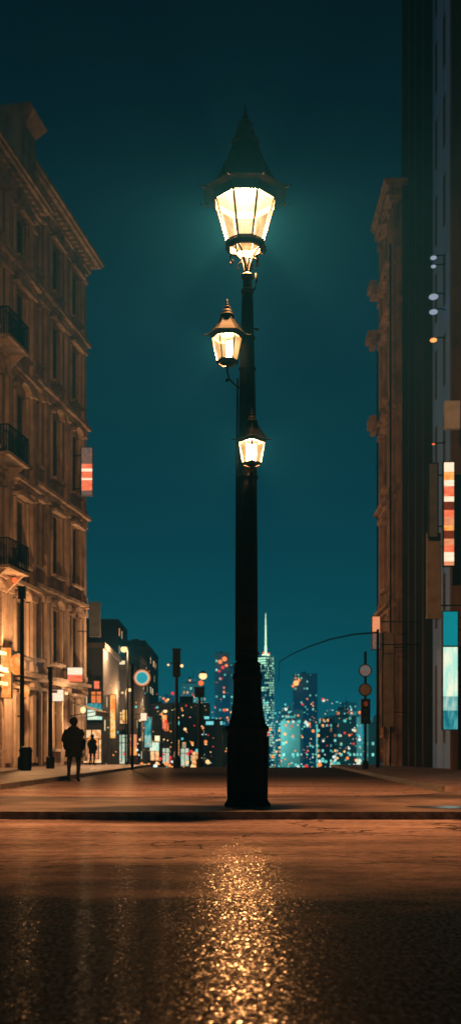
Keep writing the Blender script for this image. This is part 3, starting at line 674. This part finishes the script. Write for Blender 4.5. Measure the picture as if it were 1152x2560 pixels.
# ------------------------------------------------------------ people
def person(label,loc,rz,pose=0):
    V=[(0,0,.96,.135),(0,0,1.12,.125),(0,.01,1.30,.15),(0,.0,1.45,.09),(0,0,1.52,.055),(0,-.005,1.60,.08),(0,-.005,1.70,.088),(0,0,1.78,.06),
       (-.17,0,1.44,.07),(-.25,.03,1.17,.05),(-.23,-.08,.95,.036),(-.21,-.12,.87,.03),
       (.17,0,1.44,.07),(.25,.03,1.17,.05),(.23,-.08,.95,.036),(.21,-.12,.87,.03),
       (-.1,0,.88,.1),(-.115,-.05-.05*pose,.5,.066),(-.12,.05,.09,.042),(-.13,-.10,.035,.035),
       (.1,0,.88,.1),(.115,.0+.06*pose,.5,.066),(.12,.12,.10,.042),(.13,-.02,.035,.035)]
    E=[(0,1),(1,2),(2,3),(3,4),(4,5),(5,6),(6,7),(3,8),(8,9),(9,10),(10,11),(3,12),(12,13),(13,14),(14,15),(0,16),(16,17),(17,18),(18,19),(0,20),(20,21),(21,22),(22,23)]
    me=bpy.data.meshes.new('person'); me.from_pydata([v[:3] for v in V],E,[]); me.materials.append(M['jeans'])
    o=bpy.data.objects.new('person',me); COL.objects.link(o); o.location=loc; o.rotation_euler[2]=rz
    sm=o.modifiers.new('skin','SKIN')
    for i,v in enumerate(V): me.skin_vertices[0].data[i].radius=(v[3],v[3]*(.8 if i in (1,2) else 1))
    me.skin_vertices[0].data[0].use_root=True
    s_=o.modifiers.new('sub','SUBSURF'); s_.levels=2; s_.render_levels=2
    tag(o,label,'person')
    mb=MB()
    rows=[(.25,.18,.70),(.235,.175,.95),(.225,.165,1.1),(.25,.175,1.3),(.25,.16,1.42),(.17,.12,1.5),(.085,.085,1.56)]
    n=18; vs=[];fs=[]
    for a,b,z in rows:
        for k in range(n):
            t=2*math.pi*k/n; vs.append((a*math.cos(t)*(1+.03*math.sin(5*t+z*9)),b*math.sin(t)*(1+.03*math.sin(4*t)),z))
    for j in range(len(rows)-1):
        for k in range(n): fs.append((j*n+k,j*n+(k+1)%n,(j+1)*n+(k+1)%n,(j+1)*n+k))
    mb.add(vs,fs,0,True)
    for sx in (-1,1): mb.tube([(sx*.17,0,1.45),(sx*.23,.01,1.32),(sx*.28,.03,1.16),(sx*.26,-.03,1.03),(sx*.235,-.08,.93)],[.09,.088,.076,.066,.058],12)
    mb.obj('coat',['coat'],o)
    mb=MB(); mb.ball((0,.012,1.70),.118,0,14,9,1.05); mb.obj('hair',['hair'],o)
    return o
person('person in dark coat and dark trousers walking away',(-4.36,29,-.088),R(175),1)
person('person in dark clothes standing near shopfront',(-7.95,60,.03),R(150),0)

# ------------------------------------------------------------ low buildings beyond the crest
def block(name,label,x0,x1,y0,y1,z0,h,mat_,setback=None,mast=False,group=None,fronts=()):
    cx,cy=(x0+x1)/2,(y0+y1)/2; hx,hy=(x1-x0)/2,(y1-y0)/2
    mb=MB(); mb.box(-hx,hx,-hy,hy,0,h-z0)
    mb.box(-hx-.02*hx,hx+.02*hx,-hy-.02*hx,hy+.02*hx,h-z0,h-z0+.025*hx+.2,1)
    t=h-z0+.025*hx+.2
    if setback: mb.box(-hx*setback,hx*setback,-hy*setback,hy*setback,t,t+hx*.5); t+=hx*.5
    mb.box(-hx*.3,hx*.1,-hy*.2,hy*.2,t,t+hx*.22,1)
    if mast: mb.lathe([(hx*.05,t),(hx*.01,t+hx*1.2)],6,(hx*.3,0),mi=1)
    o=mb.obj(name,[mat_,'roofm'],None,(cx,cy,z0)); tag(o,label,'building',group)
    for (fx,w_,fz,fh,fm) in fronts:
        m2=MB(); m2.box(fx-cx-w_/2,fx-cx+w_/2,-hy-.06,-hy-.004,fz-z0,fz+fh-z0,0)
        for q in (-.5,0,.5): m2.box(fx-cx+q*w_-.03,fx-cx+q*w_+.03,-hy-.1,-hy-.062,fz-z0,fz+fh-z0,1)
        for q in (0,.72,1): m2.box(fx-cx-w_/2,fx-cx+w_/2,-hy-.13,-hy-.101,fz+q*fh-z0-.03,fz+q*fh-z0+.03,1)
        m2.obj('shop_window',[fm,'iron'],o)
    return o
gl='low buildings down the hill'
sw_w=emis('shop_interior_warm',(1,.42,.14),.95,var=.7,vscale=3,c2=(1,.65,.35)); sw_p=emis('shop_interior_pale',(.75,.85,.65),.95,var=.7,vscale=3,c2=(.35,.5,.4)); sw_o=emis('shop_interior_orange',(1,.25,.06),1.0,var=.8,vscale=3,c2=(.6,.16,.05))
block('shop_building','low dark shop building with flat roof and lit windows',-22,-8.3,68,78,-3,7.6,'low',group=gl,fronts=[(-9.05,1.3,.1,2.2,sw_w),(-8.75,.7,3.9,.9,sw_o)])
block('shop_building','low dark shop building with lit shopfront',-22,-7.7,80,90,-4,7.2,'low',group=gl,fronts=[(-8.35,1.1,-.1,2.3,sw_p),(-8.2,.6,3.0,1.0,sw_w)])
block('shop_building','low dark shop building with setback roof',-22,-8.0,92,104,-5,9.0,'low',.7,group=gl,fronts=[(-8.6,1.0,.0,2.6,sw_o)])
block('shop_building','small dark shop building with glowing windows',-8.5,-5.9,106,111,-5,5.6,'low',group=gl,fronts=[(-7.7,.9,.0,2.0,sw_w),(-6.6,.8,-.3,1.6,sw_p),(-6.5,.5,3.0,.9,sw_o)])
block('shop_building','small dark low building with lit shop windows',-6.3,-3.4,128,134,-7,5.2,'low',group=gl,fronts=[(-5.6,1.0,-.8,2.2,sw_p),(-4.2,1.1,-.6,1.6,sw_w)])
block('shop_building','dark corner building with small lit windows',-12.4,-8.6,112,124,-6,12.0,'low',.6,group=gl,fronts=[(-9.6,1.6,.0,2.6,sw_w),(-9.3,1.2,4.2,1.2,sw_p)])
random.seed(11)
for i in range(12):
    d=random.uniform(145,260); x=-d*(.094-.0165*i*.62)+random.uniform(-2,2); w_=random.uniform(5,10)
    h=.7+d*random.uniform(.022,.042)
    if i>6: h*=.7
    block('apartment_block','small distant apartment block with lit windows',x-w_/2,x+w_/2,d,d+12,-15,h,random.choice(['low','city2','city2']),random.choice([None,.6]),group=gl,
      fronts=[(x+random.uniform(-.25,.25)*w_,w_*.3,random.uniform(-1.5,2),2.2,random.choice([sw_w,sw_p,sw_o]))])
gs='distant city skyline towers'
sky_b=[(-4.5,560,8,55,'city2'),(1,600,8,50,'city1'),(-20,520,9,36,'city1'),(-33,540,10,28,'city2'),(-46,560,12,24,'city2'),
 (52,720,16,56,'city2'),(40,640,9,28,'city2'),(82,720,10,36,'city1'),(70,600,12,22,'city2'),(92,780,12,28,'city2'),(100,720,12,20,'city1'),
 (12,520,8,26,'city2'),(6,480,7,22,'city1'),(-14,470,8,24,'city2'),(52,480,12,18,'city2'),(40,430,8,13,'city1'),(64,450,9,14,'city2'),(26,450,8,15,'city2'),(30,560,8,24,'city1'),(74,520,12,17,'city1'),(-60,620,14,28,'city2')]
for i,(x,y,w_,h,m_) in enumerate(sky_b):
    lab={'city1':'distant tower with rows of teal lit windows','city2':'distant dark tower with scattered lit windows'}[m_]
    block('office_tower',lab,x-w_/2,x+w_/2,y,y+w_,-20,h,m_,None if i==0 else random.choice([None,.7,.5]),random.random()<.4,gs)
sp=thing('skyscraper','tapering glass skyscraper with tall glowing spire','skyscraper',(27,800,-20))
mb=MB()
hw=7.2
mb.add([(-hw,-hw,0),(hw,-hw,0),(hw,hw,0),(-hw,hw,0),(0,-hw*.86,96),(hw*.86,0,96),(0,hw*.86,96),(-hw*.86,0,96)],
  [(0,1,4),(1,5,4),(1,2,5),(2,6,5),(2,3,6),(3,7,6),(3,0,7),(0,4,7),(4,5,6,7)])
mb.obj('tower_body',['city3'],sp)
mb=MB(); mb.lathe([(3.0,96.2),(3.0,97.2),(1.0,98),(.8,104),(.6,104.1),(.5,116),(.15,129)],10); mb.obj('spire',[emis('spire_glow',(.5,1,1),1.8)],sp)
for bx,bz,br_ in ((-1.8,98,.9),(2.4,97.5,.7)):
    mb=MB(); mb.ball((bx,-5,bz),br_,0); mb.obj('beacon',[e_red2],sp)
for (x,y,z,p_) in ((10,440,12,60000),(75,560,14,70000),(-25,430,12,60000)):  # teal fill lights added to brighten the far towers and haze
    fm=thing('added_fill_light_mast','added mast with teal fill light among distant towers','added light',(x,y,-18),0,'added fill lights in the far city')
    mb=MB(); mb.lathe([(.4,0),(.15,z+18)],8); mb.obj('pole',['iron'],fm)
    mb=MB(); mb.box(-.6,.6,-.3,.3,z+18,z+18.6); mb.obj('fill_light_head',['iron'],fm)
    point('bulb',(0,.9,z+17.0),p_,(.25,.85,.9),.4,fm)

# city lights: one mass of small lights
random.seed(5)
lm=[emis('light_teal',(.12,.75,.8),.9),emis('light_white',(.7,.95,1.0),1.1),emis('light_orange',(1,.30,.08),1.2),emis('light_red',(1,.05,.06),.9),emis('light_yellow',(1,.6,.25),1.3)]
mb=MB()
for i in range(820):
    ang=-.120+.250*random.random()
    d=random.uniform(130,420) if ang>-.015 else random.uniform(66,104)
    zr=random.random()**(1.7 if i%3 else 3.2)
    if zr<.04 and random.random()<.6: continue
    z=.7-d*.0125+d*(.066 if ang>-.015 else .072)*zr
    if ang<-.015 and ang*d<-7.4 and z<0: continue
    r_=d*random.choice([.0004,.0005,.0006,.0008,.0010,.0014,.0019])*(1.1 if zr<.1 else .8)
    wts=[5,3,3,2,2] if ang>-.02 else [2,1,6,3,6]
    if ang<-.015 and random.random()<.25: continue
    mb.ball((ang*d,d,z),r_,random.choices(range(5),wts)[0],8,6)
for (x,z,r_,k) in ((-5.5,50,1.1,2),(-3.2,51.5,1.3,2),(-4.2,47,.9,3),(-2.2,48,.8,2),(-6,45,.7,3),(-3,43,.5,0),(-5,41,.6,3)): mb.ball((x,556,z),r_,k,10,8)
for (x,z,r_,k) in ((45,49.5,1.9,4),(47,51.5,1.1,2),(43,47.5,1.0,2)): mb.ball((x,716,z),r_,k,10,8)
o=mb.obj('city_lights',lm); o['kind']='stuff'; tag(o,'mass of small coloured distant city lights','city lights')

# ------------------------------------------------------------ camera
cam=bpy.data.cameras.new('camera'); co=bpy.data.objects.new('camera',cam); COL.objects.link(co)
co.location=(0,0,.7); co.rotation_euler=(math.pi/2,0,0)
cam.sensor_width=36; cam.sensor_fit='AUTO'; cam.lens=36.56; cam.shift_y=.2363; cam.clip_end=6000; cam.clip_start=.1
cam.dof.use_dof=True; cam.dof.focus_distance=10.0; cam.dof.aperture_fstop=36.56e-3/.014
scene.camera=co
